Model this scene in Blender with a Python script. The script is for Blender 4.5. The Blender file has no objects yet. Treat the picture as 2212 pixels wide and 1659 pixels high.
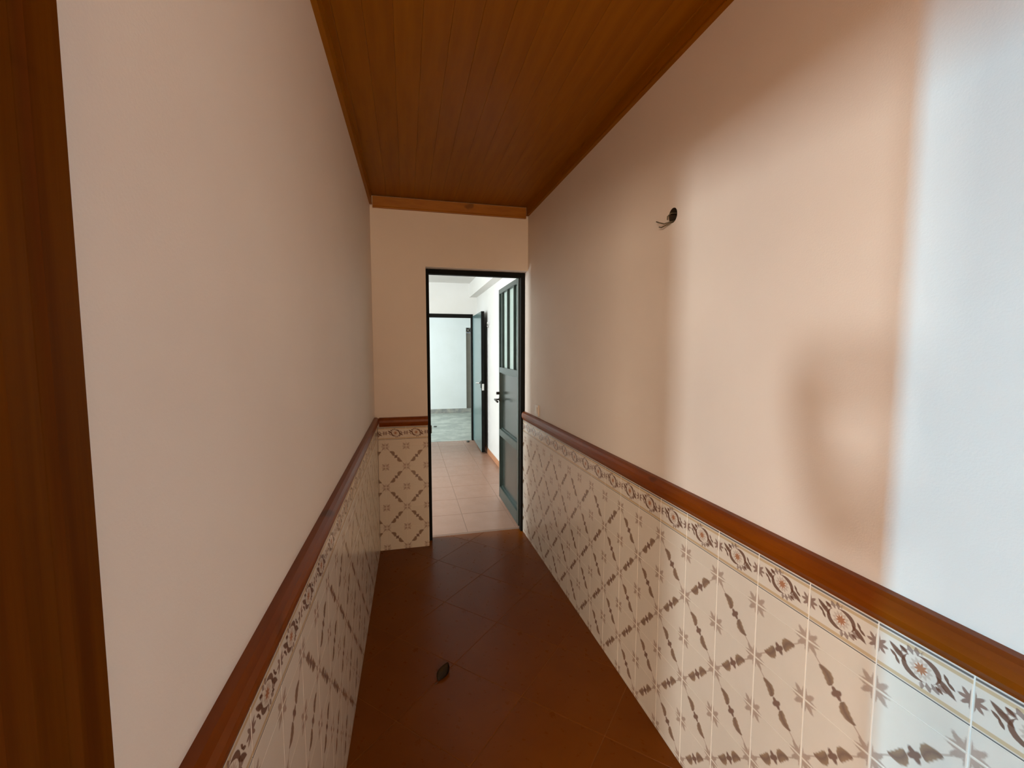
import bpy, bmesh, math, random
from mathutils import Vector, Matrix
random.seed(7)
SC = bpy.context.scene
COL = SC.collection
PI = math.pi

# ------------------------------------------------------------------ camera, world, lights, exposure
F_PX, YAW, PITCH, CAM_Z = 934.475, .2384, .077, 1.4536
cam_data = bpy.data.cameras.new('camera')
cam_data.sensor_width = 36.0
cam_data.lens = F_PX / 2212 * 36
cam_data.clip_start = .01
cam = bpy.data.objects.new('camera', cam_data)
COL.objects.link(cam)
cam.location = (0, 0, CAM_Z)
cam.rotation_euler = (PI / 2 - PITCH, 0, -YAW)
SC.camera = cam

SC.view_settings.view_transform = 'Standard'
SC.view_settings.look = 'None'
SC.view_settings.gamma = 1
SC.view_settings.use_curve_mapping = False
SC.view_settings.exposure = 1.67

world = bpy.data.worlds.new('sky')
SC.world = world
world.use_nodes = True
world.node_tree.nodes['Background'].inputs[0].default_value = (.62, .75, .9, 1)
world.node_tree.nodes['Background'].inputs[1].default_value = 1.0


YBACK = -3.2                                # back of the corridor, behind the camera


def area_light(name, loc, look, w, h, power, col):
    """Daylight, or added fill, entering through one window opening: a rectangle standing in the opening."""
    d = bpy.data.lights.new(name, 'AREA')
    d.shape = 'RECTANGLE'
    d.size, d.size_y = w, h
    d.energy = power
    d.color = col
    o = bpy.data.objects.new(name, d)
    COL.objects.link(o)
    o.location = loc
    o.rotation_euler = (Vector(look)).to_track_quat('-Z', 'Y').to_euler()
    return o


area_light('daylight_narrow_window', (-5.22, -1.17, 1.50), (1, .28, 0), .14, .96, 112, (.20, .64, 1.0))
area_light('daylight_side_window', (-5.22, -4.10, 1.53), (1, .8, 0), .50, .96, 117, (.88, .97, 1.0))
area_light('fill_light_rear', (-3.10, -5.02, 1.50), (.35, 1, 0), 2.6, .96, 185, (1.0, .85, .67))  # added fill, brightens the deep part of the right wall
area_light('fill_light_corridor', (1.01, -1.10, 1.55), (-1, .5, 0), .80, 1.1, 2.2, (1.0, .97, .92))  # added ambient fill that lifts the left wall
area_light('fill_light_back', (.33, YBACK - .03, 1.55), (0, 1, 0), .80, 1.0, 17, (1.0, .68, .36))  # added warm fill reaching down the corridor to the end wall
area_light('daylight_next_room', (-2.38, 3.82, 1.55), (1, .35, 0), .66, 1.5, 33, (.90, .97, 1.0))
area_light('daylight_third_room', (-2.38, 8.6, 1.6), (1, 0, 0), 2.2, 1.6, 34, (.80, .93, 1.0))

# ------------------------------------------------------------------ measured layout
XL, XR, D = -.2287, .8866, 3.1851          # left wall, right tile face, end wall
AL, AR = .0116, -.0122                     # the side walls are a touch out of parallel
TL, TR = .0176, .0144                      # tile thickness over plaster
CEIL, COR = 2.515, 2.45                    # boards, underside of cornice
RAIL_T, RAIL_B = .9765, .911
YB = YBACK
OPEN_X0, OPEN_Z = .142, 2.052              # doorway in the end wall
END2 = 3.335
_l, _r = math.hypot(1, AL), math.hypot(1, AR)
ML = Matrix(((AL / _l, 0, 1 / _l, XL - AL * D), (1 / _l, 0, -AL / _l, 0), (0, 1, 0, 0), (0, 0, 0, 1)))       # (along, up, inward) on the left wall
MR = Matrix(((AR / _r, 0, -1 / _r, XR + TR - AR * D), (1 / _r, 0, AR / _r, 0), (0, 1, 0, 0), (0, 0, 0, 1)))
ME = Matrix(((1, 0, 0, 0), (0, 0, -1, D + .012), (0, 1, 0, 0), (0, 0, 0, 1)))


# ------------------------------------------------------------------ node helpers
class V:
    """A value in a node tree; arithmetic makes Math nodes."""
    def __init__(s, t, k): s.t, s.k = t, k

    def op(s, o, *a):
        n = s.t.nodes.new('ShaderNodeMath'); n.operation = o
        for i, x in enumerate((s,) + a):
            if isinstance(x, V): s.t.links.new(x.k, n.inputs[i])
            else: n.inputs[i].default_value = x
        return V(s.t, n.outputs[0])
    def __add__(s, o): return s.op('ADD', o)
    __radd__ = __add__
    def __sub__(s, o): return s.op('SUBTRACT', o)
    def __rsub__(s, o): return (s * -1) + o
    def __mul__(s, o): return s.op('MULTIPLY', o)
    __rmul__ = __mul__
    def __truediv__(s, o): return s.op('DIVIDE', o)
    def __abs__(s): return s.op('ABSOLUTE')
    def mn(s, o): return s.op('MINIMUM', o)
    def mx(s, o): return s.op('MAXIMUM', o)
    def sqrt(s): return s.mx(0.0).op('SQRT')
    def cos(s): return s.op('COSINE')
    def sin(s): return s.op('SINE')
    def atan2(s, o): return s.op('ARCTAN2', o)
    def sign(s): return s.op('SIGN')
    def clamp(s): return s.mn(1.0).mx(0.0)

    def smooth(s, a, b, lo=0.0, hi=1.0):
        n = s.t.nodes.new('ShaderNodeMapRange'); n.interpolation_type = 'SMOOTHSTEP'
        s.t.links.new(s.k, n.inputs['Value'])
        for k, x in zip(('From Min', 'From Max', 'To Min', 'To Max'), (a, b, lo, hi)): n.inputs[k].default_value = x
        return V(s.t, n.outputs[0])


def mix(t, f, a, b):
    n = t.nodes.new('ShaderNodeMix'); n.data_type = 'RGBA'
    for i, x in ((0, f), (6, a), (7, b)):
        if isinstance(x, V): t.links.new(x.k, n.inputs[i])
        elif hasattr(x, 'is_output'): t.links.new(x, n.inputs[i])
        elif isinstance(x, tuple): n.inputs[i].default_value = x + (1,)
        else: n.inputs[i].default_value = x
    return n.outputs[2]


def mat(name, base, rough=.5, spec=.5, coat=0, metal=0):
    m = bpy.data.materials.new(name); m.use_nodes = True
    t = m.node_tree; b = t.nodes['Principled BSDF']
    b.inputs['Base Color'].default_value = base + (1,)
    b.inputs['Roughness'].default_value = rough
    b.inputs['Specular IOR Level'].default_value = spec
    b.inputs['Coat Weight'].default_value = coat
    b.inputs['Metallic'].default_value = metal
    return m, t, b


def coord(t, out='Object', scale=(1, 1, 1)):
    c = t.nodes.new('ShaderNodeTexCoord'); mp = t.nodes.new('ShaderNodeMapping')
    mp.inputs['Scale'].default_value = scale
    t.links.new(c.outputs[out], mp.inputs[0])
    return mp.outputs[0]


def noise(t, vec, scale, detail=3, rough=.55):
    n = t.nodes.new('ShaderNodeTexNoise')
    n.inputs['Scale'].default_value = scale; n.inputs['Detail'].default_value = detail; n.inputs['Roughness'].default_value = rough
    t.links.new(vec, n.inputs['Vector'])
    return V(t, n.outputs[0])


def bump(t, b, h, strength, dist=.002):
    n = t.nodes.new('ShaderNodeBump'); n.inputs['Strength'].default_value = strength; n.inputs['Distance'].default_value = dist
    t.links.new(h.k, n.inputs['Height']); t.links.new(n.outputs[0], b.inputs['Normal'])


def setcol(t, b, s): t.links.new(s, b.inputs['Base Color'])


def rnd(t):
    return V(t, t.nodes.new('ShaderNodeObjectInfo').outputs['Random'])


def plaster(name, a, b2, strength=.25):
    m, t, b = mat(name, a, .62, .3)
    v = coord(t)
    setcol(t, b, mix(t, noise(t, v, 1.7, 4).smooth(.3, .7), a, b2))
    bump(t, b, noise(t, v, 260, 2), strength, .001)
    return m


def wood(name, dark, light, rough, coat, grain=(14, 1.1, 14), var=.5, spec=.35):
    m, t, b = mat(name, light, rough, spec, coat)
    b.inputs['Coat Roughness'].default_value = rough * .8
    v = coord(t, 'Object', grain)
    n = noise(t, v, 2.2, 5, .6)
    knots = noise(t, coord(t, 'Object', (5, 2.5, 5)), 2.6, 1).smooth(.70, .80)
    f = (n.smooth(.3, .72) * .7 + rnd(t) * var).clamp()
    c = mix(t, f, dark, light)
    c = mix(t, knots * .6, c, tuple(x * .35 for x in dark))
    setcol(t, b, c)
    bump(t, b, n, .06, .001)
    return m


# ------------------------------------------------------------------ materials
M = {}
M['plaster'] = plaster('painted_plaster', (.77, .655, .555), (.80, .69, .59))
M['white_plaster'] = plaster('white_plaster', (.80, .80, .76), (.84, .84, .81))
M['ceiling_wood'] = wood('varnished_ceiling_boards', (.26, .080, .0008), (.34, .116, .001), .36, .0, (14, 1.1, 14), .35, .09)
M['trim_wood'] = wood('varnished_pine_trim', (.32, .105, .006), (.42, .155, .010), .4, .0, (3, 20, 20), .3)
M['rail_wood'] = wood('reddish_varnished_rail', (.17, .033, .0005), (.23, .052, .0008), .38, .0, (12, 1.5, 12), .0, .25)
M['casing_wood'] = wood('brown_door_casing', (.085, .019, .0003), (.150, .042, .0006), .5, .0, (22, 22, .8), .0, .04)
M['grout'] = mat('pale_grout', (.80, .71, .60), .8, .2)[0]


def mk_floor(name, a, b2, rough, spec=.5):
    m, t, b = mat(name, a, rough, spec)
    v = coord(t)
    f = (noise(t, v, 6, 4).smooth(.25, .75) * .65 + rnd(t) * .35).clamp()
    setcol(t, b, mix(t, f, a, b2))
    r = noise(t, v, 25, 3).smooth(.2, .8, rough * .85, rough * 1.2)
    t.links.new(r.k, b.inputs['Roughness'])
    bump(t, b, noise(t, v, 18, 3), .05, .002)
    return m


M['floor_tile'] = mk_floor('glazed_terracotta', (.150, .037, .0010), (.175, .046, .0012), .30, .11)
M['floor_grout'] = mat('ochre_floor_grout', (.22, .068, .004), .7, .3)[0]
M['room_tile'] = mk_floor('pale_terracotta', (.32, .178, .118), (.37, .215, .150), .34, .3)
M['room_grout'] = mat('dull_room_grout', (.26, .165, .12), .7, .3)[0]


def terrazzo():
    m, t, b = mat('grey_terrazzo', (.4, .42, .38), .42, .4)
    v = coord(t)
    c = mix(t, noise(t, v, 3, 5, .7).smooth(.35, .68), (.27, .285, .245), (.46, .47, .40))
    c = mix(t, noise(t, v, 38, 2).smooth(.62, .74) * .5, c, (.16, .16, .14))
    setcol(t, b, c)
    return m


M['terrazzo'] = terrazzo()


def skirt_stone():
    m, t, b = mat('mottled_skirting', (.35, .34, .3), .5, .4)
    setcol(t, b, mix(t, (noise(t, coord(t), 9, 3).smooth(.35, .65) * .6 + rnd(t) * .4).clamp(), (.20, .21, .21), (.45, .41, .34)))
    return m


M['skirt'] = skirt_stone()
M['terra_skirt'] = mk_floor('terracotta_skirting', (.50, .22, .10), (.56, .26, .13), .45)

CREAM, CREAM2 = (.67, .575, .465), (.71, .61, .50)
BROWN, DUSTY, RUST, TAN, SLATE = (.130, .050, .026), (.30, .165, .105), (.36, .125, .045), (.52, .34, .165), (.085, .075, .072)


def uvs(t):
    n = t.nodes.new('ShaderNodeUVMap'); n.uv_map = 'print'
    s = t.nodes.new('ShaderNodeSeparateXYZ'); t.links.new(n.outputs[0], s.inputs[0])
    return V(t, s.outputs[0]), V(t, s.outputs[1])


def glazed(name):
    m, t, b = mat(name, CREAM, .17, .5)
    v = coord(t)
    base = mix(t, (noise(t, v, 12, 3).smooth(.3, .7) * .5 + rnd(t) * .5).clamp(), CREAM, CREAM2)
    return m, t, b, base


def trellis(name, garland):
    """Printed tile: a quarter flower in every corner, a garland of leaf, blossom, leaf along one diagonal."""
    m, t, b, c = glazed(name)
    u, v = uvs(t)
    fu, fv = u.mn(1 - u), v.mn(1 - v)
    r = (fu * fu + fv * fv).sqrt()
    th = fv.atan2(fu)
    gn = noise(t, coord(t, 'UV', (1, 1, 1)), 26, 3)
    R = (th * 8).cos() * .042 + .162 + (th * 3).sin() * .012
    flower = (R - r + (gn - .5) * .07).smooth(-.03, .035) * fu.smooth(.006, .02) * fv.smooth(.006, .02)
    fc = mix(t, (gn * .5 + r * 2.2).clamp(), (.36, .205, .145), (.21, .105, .062))
    c = mix(t, flower * .64, c, fc)
    if not garland:
        setcol(t, b, c)
        return m
    p, q = (u + v - 1) * .70711, (v - u) * .70711
    ap = abs(p)
    # blossom in the middle: four pointed petals
    R2 = (q.atan2(p) * 4).cos() * .020 + .080
    blossom = (R2 - (p * p + q * q).sqrt() + (gn - .5) * .03).smooth(-.018, .02)
    # a curved, fringed leaf on either side
    a = (ap - .245) / .150
    w = ((1 - a * a).sqrt()) * (.088 - a * .028) + ((p * 85 + q * 50).sin()) * .005 - .004
    qc = q * p.sign() - .026 + a * a * .060
    leaf = (w - abs(qc)).smooth(-.016, .022) * (1 - abs(a)).smooth(0, .12)
    shade = mix(t, (abs(qc) * 13 + gn * .4 - .15).clamp(), BROWN, (.25, .132, .058))
    c = mix(t, leaf * .84, c, shade)
    c = mix(t, blossom * .86, c, (.14, .052, .028))
    stem = (.012 - abs(q - (p * 9).sin() * .012)).smooth(-.008, .008) * ap.smooth(.33, .36) * (1 - ap.smooth(.48, .54))
    c = mix(t, stem * .5, c, DUSTY)
    setcol(t, b, c)
    return m


def border():
    """Printed border tile: dark and tan lines above and below a wreath with a rust flower."""
    m, t, b, c = glazed('printed_border_tile')
    u, v = uvs(t)
    A, B = (u - .5) * 15, (v - .5) * 9.5
    gn = noise(t, coord(t, 'UV'), 22, 3)
    def band(lo, hi, e=.012): return v.smooth(lo - e, lo + e) * (1 - v.smooth(hi - e, hi + e))
    c = mix(t, band(.055, .135) * .8, c, TAN)
    c = mix(t, band(.80, .875) * .8, c, TAN)
    c = mix(t, band(.905, .952) * .92, c, SLATE)
    c = mix(t, band(.0, .032) * .92, c, SLATE)
    r = (A * A + B * B).sqrt(); th = B.atan2(A)
    sg = A.sign(); a1, b1 = A * sg, B * sg              # the wreath has two-fold symmetry
    star = ((th * 9).cos() * .22 + .95 - r).smooth(-.18, .25)
    petal = ((th * 12).cos() * .25 + 1.75 - r).smooth(-.1, .3) * (r - 1.05).smooth(-.1, .2)
    c = mix(t, petal * .38, c, DUSTY)
    c = mix(t, star * .9, c, RUST)
    rho = (A * A / 8.2 + B * B / 5.0).sqrt()
    thick = (th * 2 - 1.35).cos() * .11 + .095
    ring = (thick - abs(rho - 1.0) + (gn - .5) * .06).smooth(-.03, .04)
    c = mix(t, ring * .9, c, BROWN)
    frng = ((th * 17).cos() * .16 + .20 - abs(rho - 1.28)).smooth(-.03, .06) * (th * 2 + 1.75).cos().smooth(-.1, .4)
    c = mix(t, frng * .75, c, (.19, .10, .075))

    def leaf(ca, cb, ang, la, lb):
        x, y = a1 - ca, b1 - cb
        k, s = math.cos(ang), math.sin(ang)
        xx, yy = (x * k + y * s) / la, (y * k - x * s) / lb
        return (1 - (xx * xx + abs(yy) + (gn - .5) * .3)).smooth(-.1, .35)
    for pr in ((3.9, -.75, -.62, 2.1, .62), (3.9, .95, -1.0, .85, .34), (4.6, .1, -.6, .9, .34), (3.0, -1.9, -.5, .8, .34)):
        c = mix(t, leaf(*pr) * .9, c, BROWN)
    fa = 7.5 - abs(A)
    r2 = (fa * fa + B * B).sqrt()
    half = ((B.atan2(fa) * 8).cos() * .45 + 1.55 - r2 + (gn - .5) * .5).smooth(-.15, .3) * fa.smooth(.08, .25)
    c = mix(t, half * .85, c, (.20, .10, .07))
    setcol(t, b, c)
    return m


M['tile'] = trellis('printed_trellis_tile', True)
M['cut_tile'] = trellis('printed_corner_tile', False)
M['border'] = border()


def paint(name, a, b2, rough, spec=.5):
    m, t, b = mat(name, a, rough, spec)
    setcol(t, b, mix(t, noise(t, coord(t), 5, 3).smooth(.3, .7), a, b2))
    return m


M['frame'] = paint('black_green_frame_paint', (.005, .005, .004), (.008, .007, .005), .65, .1)
M['green'] = paint('dark_green_metal_paint', (.028, .048, .042), (.040, .062, .055), .30)
M['green_panel'] = paint('dark_green_sheet_paint', (.028, .038, .032), (.042, .052, .044), .20)
M['teal'] = paint('teal_metal_paint', (.095, .17, .165), (.12, .20, .195), .25)
M['chrome'] = mat('chrome', (.75, .75, .72), .16, .5, 0, 1)[0]
M['dark_metal'] = mat('dark_bronze_metal', (.05, .045, .035), .35, .5, 0, .7)[0]
M['switch'] = mat('cream_plastic', (.72, .60, .48), .35)[0]
M['hole'] = mat('dark_box_inside', (.045, .028, .015), .8, .2)[0]
M['wire'] = mat('grey_brown_wire', (.10, .075, .04), .5)[0]
M['leaf'] = mat('dry_leaf', (.075, .040, .010), .6)[0]
M['dirt'] = mat('dirt', (.09, .09, .075), .9)[0]
M['taupe'] = paint('taupe_painted_panel', (.22, .19, .15), (.25, .215, .175), .5)
M['vent'] = mat('dark_vent', (.03, .025, .02), .6)[0]
M['window_frame'] = mat('white_window_frame', (.7, .7, .68), .4)[0]


def frosted():
    m, t, b = mat('frosted_glass', (.74, .86, .80), .45)
    b.inputs['Transmission Weight'].default_value = .75
    b.inputs['IOR'].default_value = 1.15
    return m


M['glass'] = frosted()
M['skin'] = mat('skin', (.55, .33, .23), .5)[0]
M['shirt'] = mat('dark_shirt', (.06, .07, .10), .8)[0]
M['phone'] = mat('black_phone', (.02, .02, .02), .2)[0]
M['hair'] = mat('dark_hair', (.03, .02, .015), .6)[0]


# ------------------------------------------------------------------ object helpers
def add(name, bm, m, parent=None, mx=None, smooth=False):
    bmesh.ops.recalc_face_normals(bm, faces=bm.faces)
    me = bpy.data.meshes.new(name); bm.to_mesh(me); bm.free()
    me.materials.append(m)
    if smooth:
        for p in me.polygons: p.use_smooth = True
    return put(name, me, parent, mx)


def put(name, me, parent=None, mx=None):
    o = bpy.data.objects.new(name, me); COL.objects.link(o)
    if parent: o.parent = parent
    if mx is not None: o.matrix_local = mx
    return o


def tag(o, label, cat=None, kind=None, group=None):
    o['label'] = label
    if cat: o['category'] = cat
    if kind: o['kind'] = kind
    if group: o['group'] = group
    return o


def empty(name, loc=(0, 0, 0)):
    o = bpy.data.objects.new(name, None); COL.objects.link(o); o.location = loc
    o.empty_display_size = .1
    return o


def hexa(bm, P):
    vs = [bm.verts.new(p) for p in P]
    for f in ((0, 3, 2, 1), (4, 5, 6, 7), (0, 1, 5, 4), (1, 2, 6, 5), (2, 3, 7, 6), (3, 0, 4, 7)): bm.faces.new([vs[i] for i in f])


def bx(bm, lo, hi, mx=None, bev=0):
    x0, y0, z0 = lo; x1, y1, z1 = hi
    P = [Vector(p) for p in ((x0, y0, z0), (x1, y0, z0), (x1, y1, z0), (x0, y1, z0), (x0, y0, z1), (x1, y0, z1), (x1, y1, z1), (x0, y1, z1))]
    if bev:
        b2 = bmesh.new(); hexa(b2, P)
        bmesh.ops.bevel(b2, geom=b2.edges[:], offset=bev, segments=2, affect='EDGES')
        me = bpy.data.meshes.new('tmp'); b2.to_mesh(me); b2.free()
        if mx: me.transform(mx)
        bm.from_mesh(me); bpy.data.meshes.remove(me)
        return
    if mx: P = [mx @ p for p in P]
    hexa(bm, P)


def box(name, lo, hi, m, parent=None, mx=None, bev=0):
    bm = bmesh.new(); bx(bm, lo, hi, None, bev)
    return add(name, bm, m, parent, mx)


def cyl(bm, a, b, r, n=12, r2=None, caps=True):
    a, b = Vector(a), Vector(b); d = (b - a).normalized()
    u = d.orthogonal().normalized(); w = d.cross(u)
    r2 = r if r2 is None else r2
    A = [bm.verts.new(a + (u * math.cos(2 * PI * i / n) + w * math.sin(2 * PI * i / n)) * r) for i in range(n)]
    B = [bm.verts.new(b + (u * math.cos(2 * PI * i / n) + w * math.sin(2 * PI * i / n)) * r2) for i in range(n)]
    for i in range(n): bm.faces.new((A[i], A[(i + 1) % n], B[(i + 1) % n], B[i]))
    if caps: bm.faces.new(A[::-1]); bm.faces.new(B)


def tube(bm, pts, r, n=6):
    pts = [Vector(p) for p in pts]; rings = []
    for i, p in enumerate(pts):
        d = (pts[min(i + 1, len(pts) - 1)] - pts[max(i - 1, 0)]).normalized()
        u = d.cross(Vector((.13, .2, .97))).normalized(); w = d.cross(u)
        rings.append([bm.verts.new(p + (u * math.cos(2 * PI * k / n) + w * math.sin(2 * PI * k / n)) * r) for k in range(n)])
    for a, b in zip(rings, rings[1:]):
        for k in range(n): bm.faces.new((a[k], a[(k + 1) % n], b[(k + 1) % n], b[k]))
    bm.faces.new(rings[0][::-1]); bm.faces.new(rings[-1])


def sweep(bm, prof, a, b, fn):
    """Profile (p, q) swept from a to b; fn(s, p, q) -> point."""
    A = [bm.verts.new(fn(a, p, q)) for p, q in prof]; B = [bm.verts.new(fn(b, p, q)) for p, q in prof]
    n = len(prof)
    for i in range(n): bm.faces.new((A[i], A[(i + 1) % n], B[(i + 1) % n], B[i]))
    bm.faces.new(A[::-1]); bm.faces.new(B)


# ------------------------------------------------------------------ the corridor shell
WT = .13                                                             # wall thickness
DOOR_Y0, DOOR_Y1, DOOR_Z = -.46, .315, 1.96                          # doorway in the left wall beside the camera

bm = bmesh.new()
bx(bm, (DOOR_Y1, 0, -WT), (D + .012, CEIL + .05, 0), ML)
bx(bm, (DOOR_Y0, DOOR_Z, -WT), (DOOR_Y1, CEIL + .05, 0), ML)
bx(bm, (YB, 0, -WT), (DOOR_Y0, CEIL + .05, 0), ML)
wall_left = tag(add('wall_left', bm, M['plaster']), 'long beige plaster wall on the left over a tiled dado', 'wall', 'structure')

# right wall, with a round hole for the junction box
HY, HZ, HR = 1.391, 1.930, .025
bm = bmesh.new()
YE = END2
WR0, WR1 = -1.55, -.65                                               # opening added for the fill lamp behind the viewer


def quad(bm, *P): bm.faces.new([bm.verts.new(MR @ Vector(p)) for p in P])


c = .09
for (y0, y1, z0, z1) in ((YB, WR0, 0, CEIL + .05), (WR1, HY - c, 0, CEIL + .05), (WR0, WR1, 0, 1.0), (WR0, WR1, 2.1, CEIL + .05), (HY + c, YE, 0, CEIL + .05), (HY - c, HY + c, 0, HZ - c), (HY - c, HY + c, HZ + c, CEIL + .05)):
    quad(bm, (y0, z0, 0), (y1, z0, 0), (y1, z1, 0), (y0, z1, 0))
N = 24
circ, sqr, deep = [], [], []
for i in range(N):
    a = 2 * PI * i / N
    ca, sa = math.cos(a), math.sin(a); k = c / max(abs(ca), abs(sa))
    circ.append((HY + HR * ca, HZ + HR * sa * 1.05, 0)); sqr.append((HY + k * ca, HZ + k * sa, 0)); deep.append((HY + HR * ca, HZ + HR * sa * 1.05, -.04))
for i in range(N):
    j = (i + 1) % N
    quad(bm, circ[i], sqr[i], sqr[j], circ[j])
    quad(bm, circ[i], circ[j], deep[j], deep[i])
bm.faces.new([bm.verts.new(MR @ Vector(p)) for p in deep])
for (y0, y1, z0, z1) in ((YB, WR0, 0, CEIL + .05), (WR1, YE, 0, CEIL + .05), (WR0, WR1, 0, 1.0), (WR0, WR1, 2.1, CEIL + .05)):
    quad(bm, (y0, z0, -WT), (y1, z0, -WT), (y1, z1, -WT), (y0, z1, -WT))
for P in (((WR0, 1.0), (WR1, 1.0)), ((WR1, 1.0), (WR1, 2.1)), ((WR1, 2.1), (WR0, 2.1)), ((WR0, 2.1), (WR0, 1.0))):
    quad(bm, P[0] + (0,), P[1] + (0,), P[1] + (-WT,), P[0] + (-WT,))
for e in ((YB,), (YE,)):
    quad(bm, (e[0], 0, 0), (e[0], 0, -WT), (e[0], CEIL + .05, -WT), (e[0], CEIL + .05, 0))
quad(bm, (YB, CEIL + .05, 0), (YE, CEIL + .05, 0), (YE, CEIL + .05, -WT), (YB, CEIL + .05, -WT))
bmesh.ops.remove_doubles(bm, verts=bm.verts, dist=1e-5)
wall_right = tag(add('wall_right', bm, M['plaster']), 'long beige plaster wall on the right over a tiled dado', 'wall', 'structure')

bm = bmesh.new()
bx(bm, (XL - .16, D + .012, 0), (OPEN_X0, END2, CEIL + .05))
bx(bm, (OPEN_X0, D + .012, OPEN_Z), (XR + TR, END2, CEIL + .05))
wall_end = tag(add('wall_end', bm, M['plaster']), 'narrow end wall with doorway cut in its right part', 'wall', 'structure')

# back of the corridor, behind the camera: a wall with a glazed opening added for fill light
bm = bmesh.new()
for lo, hi in (((-.42, YB - .12, 0), (-.12, YB, 2.56)), ((.78, YB - .12, 0), (1.1, YB, 2.56)), ((-.12, YB - .12, 0), (.78, YB, 1.0)), ((-.12, YB - .12, 2.1), (.78, YB, 2.56))): bx(bm, lo, hi)
tag(add('wall_back', bm, M['plaster']), 'plaster wall with small added window closing the corridor behind the viewer', 'wall', 'structure')


def window(name, lo, hi, axis, label):
    """Plain casement standing in a wall opening; axis is the wall's normal."""
    w = empty(name, lo); tag(w, label, 'window', 'structure')
    lo, hi = Vector(lo), Vector(hi); L = hi - lo
    i = 1 if axis == 0 else 0
    bm = bmesh.new()
    def bar(a0, a1, z0, z1):
        p, q = [0, 0, z0], [L.x, L.y, z1]
        p[i], q[i] = a0, a1
        bx(bm, p, q)
    W, H, t = L[i], L.z, .05
    bar(0, t, 0, H); bar(W - t, W, 0, H); bar(t, W - t, 0, t); bar(t, W - t, H - t, H)
    add('window_frame', bm, M['window_frame'], w)
    if W > .6:
        bm = bmesh.new(); bar(W / 2 - .02, W / 2 + .02, t, H - t); add('mullion', bm, M['window_frame'], w)


window('fill_window_1', (1.015, -1.5495, 1.0005), (1.055, -.6505, 2.0995), 0, 'small white casement added for fill light in the right wall behind the viewer')

# floor of the corridor: square terracotta tiles laid on the diagonal
floor = tag(box('floor', (-.45, YB - .12, -.10), (1.06, END2, -.0012), M['floor_grout']), 'brown terracotta tiled corridor floor laid diagonally', 'floor', 'structure')


def clip(poly, n, c0):
    out = []
    for i, p in enumerate(poly):
        q = poly[(i + 1) % len(poly)]; a, b = n[0] * p[0] + n[1] * p[1] - c0, n[0] * q[0] + n[1] * q[1] - c0
        if a <= 0: out.append(p)
        if a * b < 0: s = a / (a - b); out.append((p[0] + (q[0] - p[0]) * s, p[1] + (q[1] - p[1]) * s))
    return out


def slab(name, poly, z0, z1, m, parent, bev=.0006):
    """Flat tile with chamfered upper edges from an outline."""
    cx = sum(p[0] for p in poly) / len(poly); cy = sum(p[1] for p in poly) / len(poly)
    bm = bmesh.new(); n = len(poly)
    def ring(k, z): return [bm.verts.new((p[0] - cx - (p[0] - cx) * k, p[1] - cy - (p[1] - cy) * k, z)) for p in poly]
    A, B, T = ring(0, z0), ring(0, z1 - bev), ring(.004, z1)
    for P, Q in ((A, B), (B, T)):
        for i in range(n): bm.faces.new((P[i], P[(i + 1) % n], Q[(i + 1) % n], Q[i]))
    bm.faces.new(T); bm.faces.new(A[::-1])
    return add(name, bm, m, parent, Matrix.Translation((cx, cy, 0)))


DG, GX, GY = .512, .701, 1.915
h = DG / 2 - .0022
for i in range(-8, 8):
    for j in range(-12, 8):
        if (i + j) % 2 == 0: continue
        cx, cy = GX + i * DG / 2, GY + j * DG / 2
        if cy < -1.2 or cy > 3.6: continue
        poly = [(cx + h, cy), (cx, cy + h), (cx - h, cy), (cx, cy - h)]
        for n, c0 in (((-1, AL), -(XL + TL - AL * D) - .001), ((1, -AR), XR - AR * D - .001), ((0, 1), END2 - .004), ((0, -1), .95)):
            poly = clip(poly, n, c0)
            if len(poly) < 3: break
        if len(poly) >= 3:
            a = .5 * abs(sum(poly[k][0] * poly[(k + 1) % len(poly)][1] - poly[(k + 1) % len(poly)][0] * poly[k][1] for k in range(len(poly))))
            if a > 4e-4: slab('floor_tile', poly, -.012, 0, M['floor_tile'], floor)

# ceiling: tongue-and-groove boards running along the corridor
ceiling = tag(box('ceiling', (-.45, YB - .12, CEIL + .012), (1.06, END2, CEIL + .06), M['ceiling_wood']), 'dark varnished wooden board ceiling of the corridor', 'ceiling', 'structure')
BW = .0925
k = 0
x = -.30
while x < .95:
    bm = bmesh.new(); w = BW - .0003
    prof = [(0, .012), (w, .012), (w, .0008), (w - .0012, 0), (.0012, 0), (0, .0008)]
    sweep(bm, prof, YB, D + .012, lambda s, p, q: Vector((p, s, q)))
    add('ceiling_board', bm, M['ceiling_wood'], ceiling, Matrix.Translation((x, 0, CEIL)))
    x += BW


# cornice boards and dado rails
def run(name, prof, y0, y1, MX, m, label, cat):
    bm = bmesh.new(); sweep(bm, prof, y0, y1, lambda s, p, q: MX @ Vector((s, q, p)))
    return tag(add(name, bm, m), label, cat, 'structure')


CP = [(0, COR), (.018, COR), (.018, COR + .006), (.016, COR + .012), (.016, CEIL), (0, CEIL)]
run('trim_1', CP, YB, D - .006, ML, M['ceiling_wood'], 'dark varnished cornice board along left wall under the ceiling', 'trim')
run('trim_2', CP, YB, D - .006, MR, M['ceiling_wood'], 'dark varnished cornice board along right wall under the ceiling', 'trim')
CE = [(0, 2.432), (.018, 2.432), (.018, 2.438), (.016, 2.444), (.016, CEIL - .006), (0, CEIL - .006)]
run('trim_3', CE, XL + .02, XR - .005, ME, M['trim_wood'], 'orange pine cornice board across the end wall', 'trim')
RP = [(0, RAIL_T), (.016, RAIL_T - .001), (.026, RAIL_T - .007), (.031, RAIL_T - .018), (.032, RAIL_T - .034), (.029, RAIL_T - .048), (.022, RAIL_T - .058), (.018, RAIL_B), (0, RAIL_B)]
LZ = .020                                                             # the left dado sits a little higher
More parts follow.
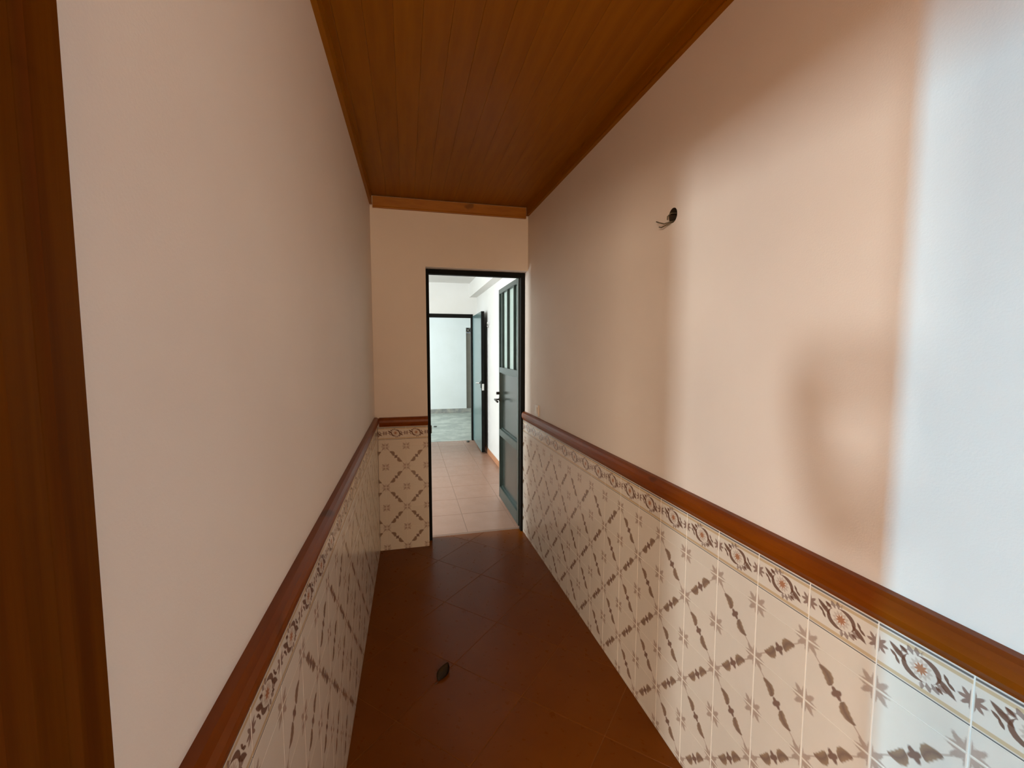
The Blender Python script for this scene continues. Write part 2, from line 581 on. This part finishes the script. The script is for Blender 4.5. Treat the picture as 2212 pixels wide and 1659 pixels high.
run('trim_4', [(p, q + (.006 if q > .95 else .012)) for p, q in RP], .415, D - .016, ML, M['rail_wood'], 'brown wooden dado rail along left wall', 'trim')
run('trim_5', RP, YB, END2 - .08, MR, M['rail_wood'], 'brown wooden dado rail along right wall', 'trim')
run('trim_6', RP, XL + .03, OPEN_X0, ME, M['rail_wood'], 'short brown dado rail on end wall left of doorway', 'trim')

# ------------------------------------------------------------------ dado tiles
TILES = {}


def tile_mesh(kind, w, h, u0, u1, v0, v1, flip, th, cut=False):
    key = (kind, round(w, 4), round(h, 4), round(u0, 3), round(u1, 3), round(v0, 3), round(v1, 3), flip, th, cut)
    if key in TILES: return TILES[key]
    bm = bmesh.new(); uv = bm.loops.layers.uv.new('print'); b = .0006
    def ring(i, z): return [bm.verts.new(p) for p in ((i, i, z), (w - i, i, z), (w - i, h - i, z), (i, h - i, z))]
    A, B, T = ring(0, .001), ring(0, th - b), ring(b, th)
    for P, Q in ((A, B), (B, T)):
        for i in range(4): bm.faces.new((P[i], P[(i + 1) % 4], Q[(i + 1) % 4], Q[i]))
    bm.faces.new(T)
    for f in bm.faces:
        for l in f.loops:
            x, y = l.vert.co.x / w, l.vert.co.y / h
            x = u0 + (u1 - u0) * x
            l[uv].uv = (1 - x if flip else x, v0 + (v1 - v0) * y)
    bmesh.ops.recalc_face_normals(bm, faces=bm.faces)
    me = bpy.data.meshes.new(kind); bm.to_mesh(me); bm.free()
    me.materials.append(M['border' if kind == 'border_tile' else 'cut_tile' if cut else 'tile'])
    TILES[key] = me
    return me


def dado(wall, MX, s0, s1, start, tw, z0, mirror, zb0, zb1, th, par, G=.0013):
    """Rows of printed tiles on one wall between s0 and s1, joints at start + n * tw."""
    GH = .0006
    bm = bmesh.new(); bx(bm, (s0, 0, -.002), (s1, zb1, th - .0009), MX)
    add('grout_bed', bm, M['grout'], wall)
    n0 = math.floor((s0 - start) / tw)
    n = n0
    while start + n * tw < s1:
        a, b = start + n * tw, start + (n + 1) * tw
        lo, hi = max(a, s0), min(b, s1)
        u0, u1 = (lo - a) / tw, (hi - a) / tw
        lo2, hi2 = lo + (G if lo == a else 0), hi - (G if hi == b else 0)
        if hi2 - lo2 > .006:
            rows = [(r, z0 + .15 * (5 - r) + .15, z0 + .15 * (5 - r)) for r in range(0, 7)]     # row r hangs under joint r
            for r, zt, zb in rows:
                z_lo, z_hi = max(zb, 0), min(zt, zb0)
                if z_hi - z_lo < .008: continue
                v0, v1 = (z_lo - zb) / .15, (z_hi - zb) / .15
                g0, g1 = GH, GH
                # joint index of the tile's upper corner row is r; crossing where n + r has the parity
                flip = (n + r + par) % 2 == 0
                me = tile_mesh('tile', hi2 - lo2, z_hi - z_lo - g0 - g1, u0, u1, v0, v1, flip, th, r == 0)
                put('tile', me, wall, MX @ Matrix.Translation((lo2, z_lo + g0, 0)))
            me = tile_mesh('border_tile', hi2 - lo2, zb1 - zb0 - 2 * GH, u0, u1, 0, 1, mirror, th)
            put('border_tile', me, wall, MX @ Matrix.Translation((lo2, zb0 + GH, 0)))
        n += 1


ZB0, ZB1 = .8155, .911
dado(wall_right, MR, -.60, END2 - .045, .485, .1513, .0164, True, ZB0, ZB1, TR, 1)
dado(wall_left, ML, .413, D - .001, .842, .1495, .0364, False, ZB0 + .014, ZB1 + .012, TL, 0, .0007)
dado(wall_end, ME, XL + TL + .001, OPEN_X0 - .001, -.0156, .1455, .0164, False, ZB0, ZB1, .012, 0, .0007)

# ------------------------------------------------------------------ door casing beside the camera (left wall)
def cas(name, prof, z0, z1, label):
    bm = bmesh.new(); sweep(bm, prof, z0, z1, lambda s, p, q: ML @ Vector((p, s, q)))
    return tag(add(name, bm, M['casing_wood']), label, 'trim', 'structure')


casing = cas('trim_7', [(.408, -.002), (.410, .010), (.406, .017), (.372, .019), (.366, .015), (.362, .015), (.356, .021), (.330, .023), (.312, .020), (.300, .014), (.300, -.002)], 0, 2.06,
             'tall brown wooden door casing at the left edge')
bm = bmesh.new()
bx(bm, (.285, 0, -WT - .02), (.3148, DOOR_Z - .03, 0), ML); bx(bm, (DOOR_Y0 + .0002, 0, -WT - .02), (DOOR_Y0 + .03, DOOR_Z - .03, 0), ML); bx(bm, (DOOR_Y0 + .0002, DOOR_Z - .03, -WT - .02), (.3148, DOOR_Z, 0), ML)
add('lining', bm, M['casing_wood'], casing)

for nm, lo, hi in (('side_board', (DOOR_Y0 - .08, 0, -.001), (DOOR_Y0 + .012, DOOR_Z + .08, .018)), ('head_board', (DOOR_Y0 + .012, DOOR_Z - .012, -.001), (.2995, DOOR_Z + .08, .018))):
    bm = bmesh.new(); bx(bm, lo, hi, ML); add(nm, bm, M['casing_wood'], casing)

# ------------------------------------------------------------------ junction hole with wires, switch plate
t = tag(empty('wire_outlet', MR @ Vector((HY, HZ, 0))), 'open round junction hole with loose wire ends high on the right wall', 'outlet')
inv = Matrix.Translation(-t.location)
bm = bmesh.new()
for i in range(N):
    a, b2 = 2 * PI * i / N, 2 * PI * (i + 1) / N
    P = []
    for r, d in ((HR - .001, .0), (HR - .001, -.038)):
        for an in (a, b2): P.append(inv @ MR @ Vector((HY + r * math.cos(an), HZ + r * math.sin(an) * 1.05, d)))
    bm.faces.new([bm.verts.new(P[i2]) for i2 in (0, 1, 3, 2)])
bm.faces.new([bm.verts.new(inv @ MR @ Vector((HY + (HR - .001) * math.cos(2 * PI * i / N), HZ + (HR - .001) * math.sin(2 * PI * i / N) * 1.05, -.036))) for i in range(N)])
bmesh.ops.remove_doubles(bm, verts=bm.verts, dist=1e-5)
add('box_lining', bm, M['hole'], t)
for pts in ([(HY + .004, HZ - .012, -.034), (HY + .012, HZ - .020, .004), (HY + .024, HZ - .024, .018), (HY + .042, HZ - .016, .026), (HY + .058, HZ - .008, .028)],
            [(HY, HZ - .016, -.034), (HY + .010, HZ - .026, .006), (HY + .022, HZ - .032, .018), (HY + .036, HZ - .034, .022), (HY + .046, HZ - .030, .024)],
            [(HY + .006, HZ + .012, -.034), (HY + .010, HZ + .010, .002), (HY + .016, HZ, .010), (HY + .014, HZ - .012, .012)]):
    bm = bmesh.new(); tube(bm, [inv @ MR @ Vector(p) for p in pts], .0022)
    add('wire', bm, M['wire'], t, None, True)

t = tag(empty('wall_switch', MR @ Vector((2.945, 1.028, 0))), 'small cream switch plate just above the dado rail near the doorway', 'switch')
inv = Matrix.Translation(-t.location)
bm = bmesh.new(); bx(bm, (2.905, .988, 0), (2.985, 1.068, .009), inv @ MR, .003); add('plate', bm, M['switch'], t)
bm = bmesh.new(); bx(bm, (2.925, 1.005, .009), (2.965, 1.051, .013), inv @ MR, .0015); add('rocker', bm, M['switch'], t)

# ------------------------------------------------------------------ doorway frame and the open green metal door
FY0, FY1 = 3.275, 3.325
bm = bmesh.new()
fr = tag(empty('trim_8', (.52, FY0, 0)), 'thin black metal door frame around the doorway at the corridor end', 'door frame', 'structure')
inv = Matrix.Translation(-fr.location)
for nm, lo, hi in (('jamb', (OPEN_X0 + .0005, FY0, 0), (OPEN_X0 + .026, FY1, 2.05)), ('jamb', (.868, FY0, 0), (.8995, FY1, 2.05)), ('head', (OPEN_X0 + .026, FY0, 2.015), (.868, FY1, 2.05))):
    bm = bmesh.new(); bx(bm, lo, hi, inv, .002); add(nm, bm, M['frame'], fr)
bm = bmesh.new(); bx(bm, (OPEN_X0 + .026, FY0 + .008, .83), (OPEN_X0 + .032, FY0 + .038, .89), inv, .001); add('strike_plate', bm, M['dark_metal'], fr)

LX, LY0, LY1, LZ0, LZ1, LT = .862, 3.333, 4.085, .022, 2.028, .038
door = tag(empty('door_1', (LX, LY0, 0)), 'dark green metal door with barred glass top, standing open in the doorway', 'door', 'structure')
inv = Matrix.Translation(-door.location)


def dbox(nm, y0, y1, z0, z1, x0, x1, m, bev=.002):
    bm = bmesh.new(); bx(bm, (x0, y0, z0), (x1, y1, z1), inv, bev)
    return add(nm, bm, m, door)


st = .045
dbox('stile', LY0, LY0 + st, LZ0, LZ1, LX, LX + LT, M['green'])
dbox('stile', LY1 - .032, LY1, LZ0, LZ1, LX, LX + LT, M['green'])
for z0, z1 in ((LZ0, .13), (.635, .70), (1.245, 1.295), (1.985, LZ1)):
    dbox('rail', LY0 + st, LY1 - .032, z0, z1, LX, LX + LT, M['green'])
for z0, z1 in ((.13, .635), (.70, 1.245)):
    p = dbox('panel', LY0 + st, LY1 - .032, z0, z1, LX + .028, LX + .034, M['green_panel'], .001)
dbox('pane', LY0 + st, LY1 - .032, 1.295, 1.985, LX + .026, LX + .031, M['glass'], 0)
for y in (3.50, 3.735, 3.955):
    dbox('bar', y - .011, y + .011, 1.295, 1.985, LX + .001, LX + .024, M['green'], .002)
# beads around the recessed panels
for z0, z1 in ((.13, .635), (.70, 1.245)):
    bm = bmesh.new()
    for lo, hi in (((LX + .018, LY0 + st, z0), (LX + .028, LY1 - .032, z0 + .012)), ((LX + .018, LY0 + st, z1 - .012), (LX + .028, LY1 - .032, z1)),
                   ((LX + .018, LY0 + st, z0 + .012), (LX + .028, LY0 + st + .012, z1 - .012)), ((LX + .018, LY1 - .044, z0 + .012), (LX + .028, LY1 - .032, z1 - .012))): bx(bm, lo, hi, inv)
    add('bead', bm, M['green'], door)
# lever handle, lock knob, hinges
bm = bmesh.new()
cyl(bm, inv @ Vector((LX - .004, 4.060, .985)), inv @ Vector((LX + .002, 4.060, .985)), .020, 16)
cyl(bm, inv @ Vector((LX - .045, 4.060, .985)), inv @ Vector((LX - .002, 4.060, .985)), .008, 10)
tube(bm, [inv @ Vector(p) for p in ((LX - .044, 4.068, .985), (LX - .047, 4.02, .984), (LX - .046, 3.97, .980), (LX - .042, 3.945, .974))], .0095, 8)
add('handle', bm, M['dark_metal'], door, None, True)
bm = bmesh.new()
cyl(bm, inv @ Vector((LX - .028, 4.063, 1.045)), inv @ Vector((LX + .001, 4.063, 1.045)), .014, 14)
cyl(bm, inv @ Vector((LX - .030, 4.063, 1.045)), inv @ Vector((LX - .028, 4.063, 1.045)), .009, 14)
add('lock', bm, M['dark_metal'], door)
for z in (.30, 1.02, 1.75):
    bm = bmesh.new(); cyl(bm, inv @ Vector((LX + .012, LY0 - .004, z - .04)), inv @ Vector((LX + .012, LY0 - .004, z + .04)), .007, 10); add('hinge', bm, M['frame'], door)

# ------------------------------------------------------------------ the next room
R2X0, R2X1, R2Y1 = -2.4, 1.10, 6.90
f2 = tag(box('floor_2', (R2X0, END2, -.10), (R2X1, R2Y1 + .02, -.001), M['room_grout']), 'pale terracotta tiled floor of the next room', 'floor', 'structure')
S = .40
nx, ny = 6, 10
for i in range(-3, 3):
    for j in range(0, 10):
        x0, x1 = .452 + i * S, .452 + (i + 1) * S
        y0, y1 = 3.36 + j * S, 3.36 + (j + 1) * S
        x1, y1 = min(x1, R2X1 - .001), min(y1, R2Y1 + .0)
        if x1 - x0 < .01 or y1 - y0 < .01: continue
        slab('floor_tile', [(x0 + .0025, y0 + .0025), (x1 - .0025, y0 + .0025), (x1 - .0025, y1 - .0025), (x0 + .0025, y1 - .0025)], -.01, 0, M['room_tile'], f2)
bm = bmesh.new(); bx(bm, (R2X1, END2 - .12, 0), (R2X1 + .15, R2Y1, 2.6)); bx(bm, (XR + TR + WT - .02, END2 - .02, 0), (R2X1, END2, 2.6))
tag(add('wall_far_right', bm, M['white_plaster']), 'bright white wall on the right of the next room', 'wall', 'structure')
D2X0, D2X1, D2Z = .16, 1.035, 2.03
bm = bmesh.new()
bx(bm, (R2X0, R2Y1, 0), (D2X0, R2Y1 + .14, 2.6)); bx(bm, (D2X1, R2Y1, 0), (R2X1 + .15, R2Y1 + .14, 2.6)); bx(bm, (D2X0, R2Y1, D2Z), (D2X1, R2Y1 + .14, 2.6))
tag(add('wall_far_end', bm, M['white_plaster']), 'pale wall of the next room above the second doorway', 'wall', 'structure')
bm = bmesh.new()
for lo, hi in (((R2X0 - .14, END2, 0), (R2X0, 3.46, 2.6)), ((R2X0 - .14, 4.18, 0), (R2X0, R2Y1 + .14, 2.6)), ((R2X0 - .14, 3.46, 0), (R2X0, 4.18, .8)), ((R2X0 - .14, 3.46, 2.3), (R2X0, 4.18, 2.6))): bx(bm, lo, hi)
tag(add('wall_far_left', bm, M['white_plaster']), 'window wall on the left of the next room, out of sight', 'wall', 'structure')
tag(box('wall_far_front', (R2X0, END2 - .12, 0), (XL - .16, END2, 2.6), M['white_plaster']), 'wall of the next room beside the corridor, out of sight', 'wall', 'structure')
tag(box('ceiling_2', (R2X0, END2, 2.51), (R2X1, R2Y1, 2.60), M['white_plaster']), 'pale flat ceiling of the next room', 'ceiling', 'structure')
window('fill_window_6', (-.1195, YB - .09, 1.0005), (.7795, YB - .05, 2.0995), 1, 'small white casement added for fill light at the back of the corridor')
window('window_2', (R2X0 - .10, 3.46, .8), (R2X0 - .06, 4.18, 2.3), 0, 'white window of the next room, out of sight')
tag(box('trim_9', (.985, END2 + .001, 2.295), (R2X1 - .0005, R2Y1 - .0005, 2.509), M['white_plaster']), 'white ceiling beam along the right wall of next room', 'beam', 'structure')
for k in range(9):
    y0, y1 = END2 + .01 + k * .395, min(END2 + .01 + (k + 1) * .395, R2Y1 - .002)
    if k == 0:
        bb = tag(empty('baseboard_right', (R2X1, END2, 0)), 'orange terracotta skirting at the foot of white wall', 'baseboard', 'structure')
        inv2 = Matrix.Translation(-bb.location)
    bm = bmesh.new(); bx(bm, (R2X1 - .010, y0 + .001, .0005), (R2X1 - .0005, y1 - .001, .075), inv2, .0015); add('skirting_tile', bm, M['terra_skirt'], bb)
t = tag(empty('wall_wire', (R2X1, 5.87, 1.80)), 'grey wire stubs sticking out of the bright white wall', 'wire')
for pts in ([(.002, 0, 0), (-.02, -.01, .002), (-.03, -.05, .012), (-.03, -.08, .03)], [(.002, .03, -.01), (-.018, .05, -.012), (-.025, .08, 0)], [(.002, 0, -.02), (-.02, 0, -.03), (-.024, -.04, -.03)]):
    bm = bmesh.new(); tube(bm, pts, .006); add('wire', bm, M['chrome'], t, None, True)

# second doorway: black frame, teal metal door opened towards us
fr2 = tag(empty('trim_10', (.6, R2Y1, 0)), 'thin dark frame of the second doorway', 'door frame', 'structure')
inv = Matrix.Translation(-fr2.location)
for nm, lo, hi in (('jamb', (D2X0 + .0005, R2Y1 - .012, 0), (D2X0 + .03, R2Y1 + .06, D2Z - .001)), ('jamb', (D2X1 - .03, R2Y1 - .012, 0), (D2X1 - .0005, R2Y1 + .06, D2Z - .001)), ('head', (D2X0 + .03, R2Y1 - .012, 1.972), (D2X1 - .03, R2Y1 + .06, D2Z - .001))):
    bm = bmesh.new(); bx(bm, lo, hi, inv, .002); add(nm, bm, M['frame'], fr2)
ang = math.atan2(.022, .93)
door2 = tag(empty('door_2', (1.028, R2Y1 - .02, 0)), 'plain teal metal door with chrome lock, open in the second doorway', 'door', 'structure')
door2.rotation_euler = (0, 0, -ang)
def d2(nm, lo, hi, m, bev=.002):
    bm = bmesh.new(); bx(bm, lo, hi, None, bev); return add(nm, bm, m, door2)
d2('leaf', (0, -.925, .022), (.030, -.005, 1.995), M['teal'])
d2('edge_strip', (.001, -.940, .022), (.044, -.9255, 1.995), M['frame'])
d2('back_frame', (.0305, -.9255, .022), (.044, -.005, 1.995), M['frame'])
d2('lock_plate', (.006, -.943, .90), (.036, -.9402, .99), M['chrome'], .001)
bm = bmesh.new(); cyl(bm, (.024, -.950, .965), (.024, -.943, .965), .010, 12); add('lock_cylinder', bm, M['chrome'], door2)
bm = bmesh.new(); cyl(bm, (-.05, -.88, 1.0), (0, -.88, 1.0), .009, 10); tube(bm, [(-.05, -.885, 1.0), (-.055, -.84, 1.0), (-.052, -.78, .995)], .010, 8); cyl(bm, (-.005, -.88, 1.0), (.001, -.88, 1.0), .024, 14)
add('handle', bm, M['chrome'], door2, None, True)
bm = bmesh.new(); bx(bm, (-.006, -.915, .93), (.0005, -.845, 1.03), None, .001); add('handle_plate', bm, M['dark_metal'], door2)

# ------------------------------------------------------------------ the third room
R3Y = 10.10
tag(box('floor_3', (R2X0, R2Y1 + .02, -.10), (3.0, R3Y, 0), M['terrazzo']), 'grey speckled floor of the third room', 'floor', 'structure')
NX0, NX1, NZ0, NZ1 = 1.352, 2.10, .052, 1.985
bm = bmesh.new()
for lo, hi in (((R2X0 - .14, R3Y, 0), (NX0, R3Y + .14, 2.6)), ((NX1, R3Y, 0), (3.14, R3Y + .14, 2.6)), ((NX0, R3Y, NZ1), (NX1, R3Y + .14, 2.6)), ((NX0, R3Y, 0), (NX1, R3Y + .14, NZ0))): bx(bm, lo, hi)
tag(add('wall_third_end', bm, M['white_plaster']), 'bluish white back wall of the third room', 'wall', 'structure')
bm = bmesh.new(); bx(bm, (3.0, R2Y1 + .14, 0), (3.14, R3Y, 2.6)); bx(bm, (R2X1 + .15, R2Y1, 0), (3.14, R2Y1 + .14, 2.6))
tag(add('wall_third_right', bm, M['white_plaster']), 'right wall of the third room, out of sight', 'wall', 'structure')
bm = bmesh.new()
for lo, hi in (((R2X0 - .14, R2Y1 + .14, 0), (R2X0, 7.5, 2.6)), ((R2X0 - .14, 9.7, 0), (R2X0, R3Y, 2.6)), ((R2X0 - .14, 7.5, 0), (R2X0, 9.7, .8)), ((R2X0 - .14, 7.5, 2.4), (R2X0, 9.7, 2.6))): bx(bm, lo, hi)
tag(add('wall_third_left', bm, M['white_plaster']), 'window wall of the third room, out of sight', 'wall', 'structure')
window('window_3', (R2X0 - .10, 7.5, .8), (R2X0 - .06, 9.7, 2.4), 0, 'white window of the third room, out of sight')
tag(box('ceiling_3', (R2X0, R2Y1 + .14, 2.51), (3.0, R3Y, 2.60), M['white_plaster']), 'pale flat ceiling of the third room, out of sight', 'ceiling', 'structure')
bb = tag(empty('baseboard_back', (0, R3Y, 0)), 'mottled grey stone skirting under the far back wall', 'baseboard', 'structure')
inv2 = Matrix.Translation(-bb.location)
x = -1.0
while x < 2.9:
    w = random.choice((.20, .26, .33))
    bm = bmesh.new(); bx(bm, (x + .002, R3Y - .012, .0005), (min(x + w, 2.98) - .002, R3Y - .0005, .10), inv2, .0015); add('skirting_stone', bm, M['skirt'], bb); x += w
t = tag(empty('door_3', (NX0, R3Y, NZ0)), 'taupe closed door in the far back wall with dark vent above', 'door', 'structure')
inv2 = Matrix.Translation(-t.location)
bm = bmesh.new(); bx(bm, (NX0 + .0005, R3Y + .05, NZ0 + .0005), (NX1 - .0005, R3Y + .085, NZ1 - .115), inv2, .002); add('leaf', bm, M['taupe'], t)
bm = bmesh.new(); bx(bm, (NX0 + .0005, R3Y + .03, NZ1 - .112), (NX1 - .0005, R3Y + .085, NZ1 - .0005), inv2); add('vent_panel', bm, M['vent'], t)
bm = bmesh.new()
for k in range(7):
    xx = NX0 + .05 + k * .105
    for s in (1, -1):
        cyl(bm, inv2 @ Vector((xx - .045 * s, R3Y + .026, NZ1 - .105)), inv2 @ Vector((xx + .045 * s, R3Y + .026, NZ1 - .008)), .008, 6)
add('vent_lattice', bm, M['taupe'], t)

# ------------------------------------------------------------------ small things on the floors
def debris(name, loc, s, label, seed):
    r = random.Random(seed); bm = bmesh.new()
    bmesh.ops.create_icosphere(bm, subdivisions=2, radius=1)
    for v in bm.verts:
        k = .75 + .5 * r.random(); v.co = Vector((v.co.x * s[0] * k, v.co.y * s[1] * k, max(-s[2] * .5, v.co.z * s[2] * k) + s[2] * .5))
    o = add(name, bm, M['dirt'], None, Matrix.Translation(loc)); return tag(o, label, 'debris')


debris('dirt_clump', (.505, 8.298, 0), (.03, .045, .012), 'dark speck of debris on the grey floor under the far wall', 3)
debris('dirt_clump', (.925, 6.78, 0), (.025, .03, .015), 'dark speck of debris beside the foot of the teal door', 5)

# dry leaf lying on the corridor floor
bm = bmesh.new(); rows = []
La, n = .108, 10
for i in range(n + 1):
    s = i / n; w = .026 * (math.sin(PI * min(1, s * 1.02)) ** .8) * (1.15 - .4 * s) + .0008
    rows.append([bm.verts.new(((s - .5) * La, k * w, .002 + .010 * abs(k) ** 2 * (.4 + s) + .006 * math.sin(s * PI) * 0)) for k in (-1, -.5, 0, .5, 1)])
for a, b2 in zip(rows, rows[1:]):
    for k in range(4): bm.faces.new((a[k], a[k + 1], b2[k + 1], b2[k]))
bmesh.ops.solidify(bm, geom=bm.faces[:], thickness=.0012)
leaf = add('dry_leaf', bm, M['leaf'], None, Matrix.Translation((.136, 1.868, .001)) @ Matrix.Rotation(math.atan2(.09, .05), 4, 'Z'), True)
tag(leaf, 'single dark dry leaf lying on the brown corridor floor', 'leaf')
bm = bmesh.new(); tube(bm, [(-.054, 0, .003), (-.066, .003, .003), (-.074, .007, .0025)], .0012); add('stem', bm, M['leaf'], leaf)

# ------------------------------------------------------------------ the room beside the camera, whose windows light the corridor (the rear one is added)
WX = -5.2
wall_x = XL - AL * D - WT - .02
bm = bmesh.new()
WY0, WY1 = -5.0, 1.2
openings = ((-4.37, -3.83), (-1.26, -1.08))
ys = WY0
for a, b2 in openings:
    bx(bm, (WX - .14, ys, 0), (WX, a, 2.6)); bx(bm, (WX - .14, a, 0), (WX, b2, .96)); bx(bm, (WX - .14, a, 2.04), (WX, b2, 2.6)); ys = b2
bx(bm, (WX - .14, ys, 0), (WX, WY1, 2.6))
tag(add('wall_side_room', bm, M['plaster']), 'window wall of the room beside the viewer, out of sight', 'wall', 'structure')
window('window_4', (WX - .09, -1.26, .96), (WX - .05, -1.08, 2.04), 0, 'narrow window of the room beside the viewer')
window('window_5', (WX - .09, -4.37, .96), (WX - .05, -3.83, 2.04), 0, 'larger window of the room beside the viewer')
bm = bmesh.new(); bx(bm, (WX - .14, WY1, 0), (wall_x, WY1 + .12, 2.6)); bx(bm, (WX - .14, WY0 - .12, 0), (-4.42, WY0, 2.6)); bx(bm, (-1.78, WY0 - .12, 0), (wall_x, WY0, 2.6)); bx(bm, (-4.42, WY0 - .12, 0), (-1.78, WY0, .96)); bx(bm, (-4.42, WY0 - .12, 2.04), (-1.78, WY0, 2.6)); bx(bm, (wall_x - .0, WY0 - .12, 0), (wall_x + .12, YB - .12, 2.6))  # rear opening made for the added fill window
tag(add('wall_side_room_ends', bm, M['plaster']), 'end walls of the room beside the viewer, out of sight', 'wall', 'structure')
tag(box('floor_4', (WX, WY0, -.10), (-.45, WY1, 0), M['room_tile']), 'tiled floor of the room beside the viewer, out of sight', 'floor', 'structure')
tag(box('ceiling_4', (WX, WY0, 2.51), (wall_x + .0, WY1, 2.60), M['white_plaster']), 'ceiling of the room beside the viewer, out of sight', 'ceiling', 'structure')
window('fill_window_7', (-4.42, WY0 - .10, .96), (-1.78, WY0 - .06, 2.04), 1, 'wide window added for fill light in the rear wall of the room beside the viewer')

# ------------------------------------------------------------------ the person taking the picture, who casts the shadow on the right wall
RV, FV = Vector((math.cos(YAW), -math.sin(YAW), 0)), Vector((math.sin(YAW), math.cos(YAW), 0))


def pp(r, f, z): return RV * r + FV * f + Vector((0, 0, z))


def skin(name, verts, edges, radii, levels=2):
    me = bpy.data.meshes.new(name); me.from_pydata([tuple(v) for v in verts], edges, []); me.update()
    o = bpy.data.objects.new(name, me); COL.objects.link(o)
    md = o.modifiers.new('skin', 'SKIN'); md.use_smooth_shade = True
    for k, r in enumerate(radii):
        sv = me.skin_vertices[0].data[k]; sv.radius = r if isinstance(r, tuple) else (r, r); sv.use_root = k == 0
    sd = o.modifiers.new('sub', 'SUBSURF'); sd.levels = sd.render_levels = levels
    dg = bpy.context.evaluated_depsgraph_get(); out = bpy.data.meshes.new_from_object(o.evaluated_get(dg))
    bpy.data.objects.remove(o); return out


vs, es, rs = [], [], []
def node(p, r, parent=None):
    vs.append(pp(*p)); rs.append(r)
    if parent is not None: es.append((parent, len(vs) - 1))
    return len(vs) - 1
pel = node((-.03, -.42, .93), (.15, .11))
chest = node((-.03, -.42, 1.24), (.155, .105), node((-.03, -.425, 1.06), (.13, .10), pel))
top = node((-.03, -.425, 1.345), (.09, .075), chest)
head = node((-.03, -.385, 1.56), (.072, .085), node((-.03, -.395, 1.485), (.060, .068), node((-.03, -.415, 1.41), .05, top)))
node((-.03, -.285, 1.500), .014, node((-.03, -.315, 1.505), .030, head - 1))
for s in (-1, 1):
    hip = node((-.03 + .095 * s, -.42, .84), .085, pel)
    kn = node((-.03 + .10 * s, -.40, .48), .056, hip)
    an = node((-.03 + .10 * s, -.43, .10), .038, kn)
    node((-.03 + .12 * s, -.27, .030), .030, node((-.03 + .105 * s, -.40, .045), .036, an))
    sh = node((-.03 + .175 * s, -.42, 1.32), .052, top)
    el = node((-.012 + .135 * s, -.20, 1.07), .046, sh)
    hx = -.025 + .095 * s
    wr = node((hx + .012 * s, -.066, 1.335), .032, el)
    pm = node((hx + .006 * s, -.045, 1.400), (.026, .018), wr)
    for q, (dz, ln) in enumerate(((.045, .9), (.022, 1.0), (.0, .95), (-.022, .75))):
        a = node((hx + .006 * s, -.030, 1.415 + dz * .9), .0085, pm)
        b = node((hx - .004 * s, -.008, 1.417 + dz), .0080, a)
        node((hx - (.004 + .026 * ln) * s, -.007, 1.418 + dz), .0072, b)
    th = node((hx - .012 * s, -.046, 1.405), .010, pm)
    node((hx - .040 * s, -.036, 1.421), .0085, th)
body = skin('body', vs, es, rs, 1)
for m in ('skin', 'shirt', 'trousers', 'shoes'):
    if m not in M: M[m] = mat(m, {'trousers': (.05, .055, .075), 'shoes': (.03, .028, .025)}[m], .8)[0]
    body.materials.append(M[m])
for p in body.polygons:
    c = p.center; f = c.dot(FV)
    p.material_index = 3 if c.z < .085 else 2 if c.z < .95 else 0 if (c.z > 1.375 or (f > -.20 and c.z > 1.15)) else 1
    p.use_smooth = True
me = tag(empty('person', pp(-.03, -.42, 0)), 'person in a dark shirt behind the viewer, holding up a phone with both hands', 'person')
put('body', body, me, Matrix.Translation(-me.location))
bm = bmesh.new(); bmesh.ops.create_uvsphere(bm, u_segments=20, v_segments=12, radius=1)
for v in bm.verts:
    q = v.co.copy(); k = 1 if q.y < .15 or q.z > .62 else .60
    v.co = pp(-.03 + q.x * .088 * k, -.400 + q.y * .105 * k, 1.578 + q.z * (.082 if q.z > 0 else .10) * k) - me.location
add('hair', bm, M['hair'], me, None, True)
for s in (-1, 1):
    bm = bmesh.new(); bmesh.ops.create_uvsphere(bm, u_segments=10, v_segments=8, radius=.011)
    for v in bm.verts: v.co += pp(-.03 + .030 * s, -.320, 1.535) - me.location
    add('eye', bm, M['window_frame'], me, None, True)
ph = tag(empty('phone', pp(-.025, -.021, 1.421)), 'black phone held up sideways by the person behind the viewer', 'phone')
PM = Matrix(((RV.x, FV.x, 0, 0), (RV.y, FV.y, 0, 0), (0, 0, 1, 0), (0, 0, 0, 1)))
bm = bmesh.new(); bx(bm, (-.074, -.004, -.038), (.074, .004, .038), PM, .003); add('case', bm, M['phone'], ph)
bm = bmesh.new(); bx(bm, (-.070, -.0046, -.033), (.070, -.0041, .033), PM); add('screen', bm, M['glass'], ph)
bm = bmesh.new(); cyl(bm, PM @ Vector((.025, .004, .026)), PM @ Vector((.025, .006, .026)), .008, 14); add('lens', bm, M['phone'], ph)
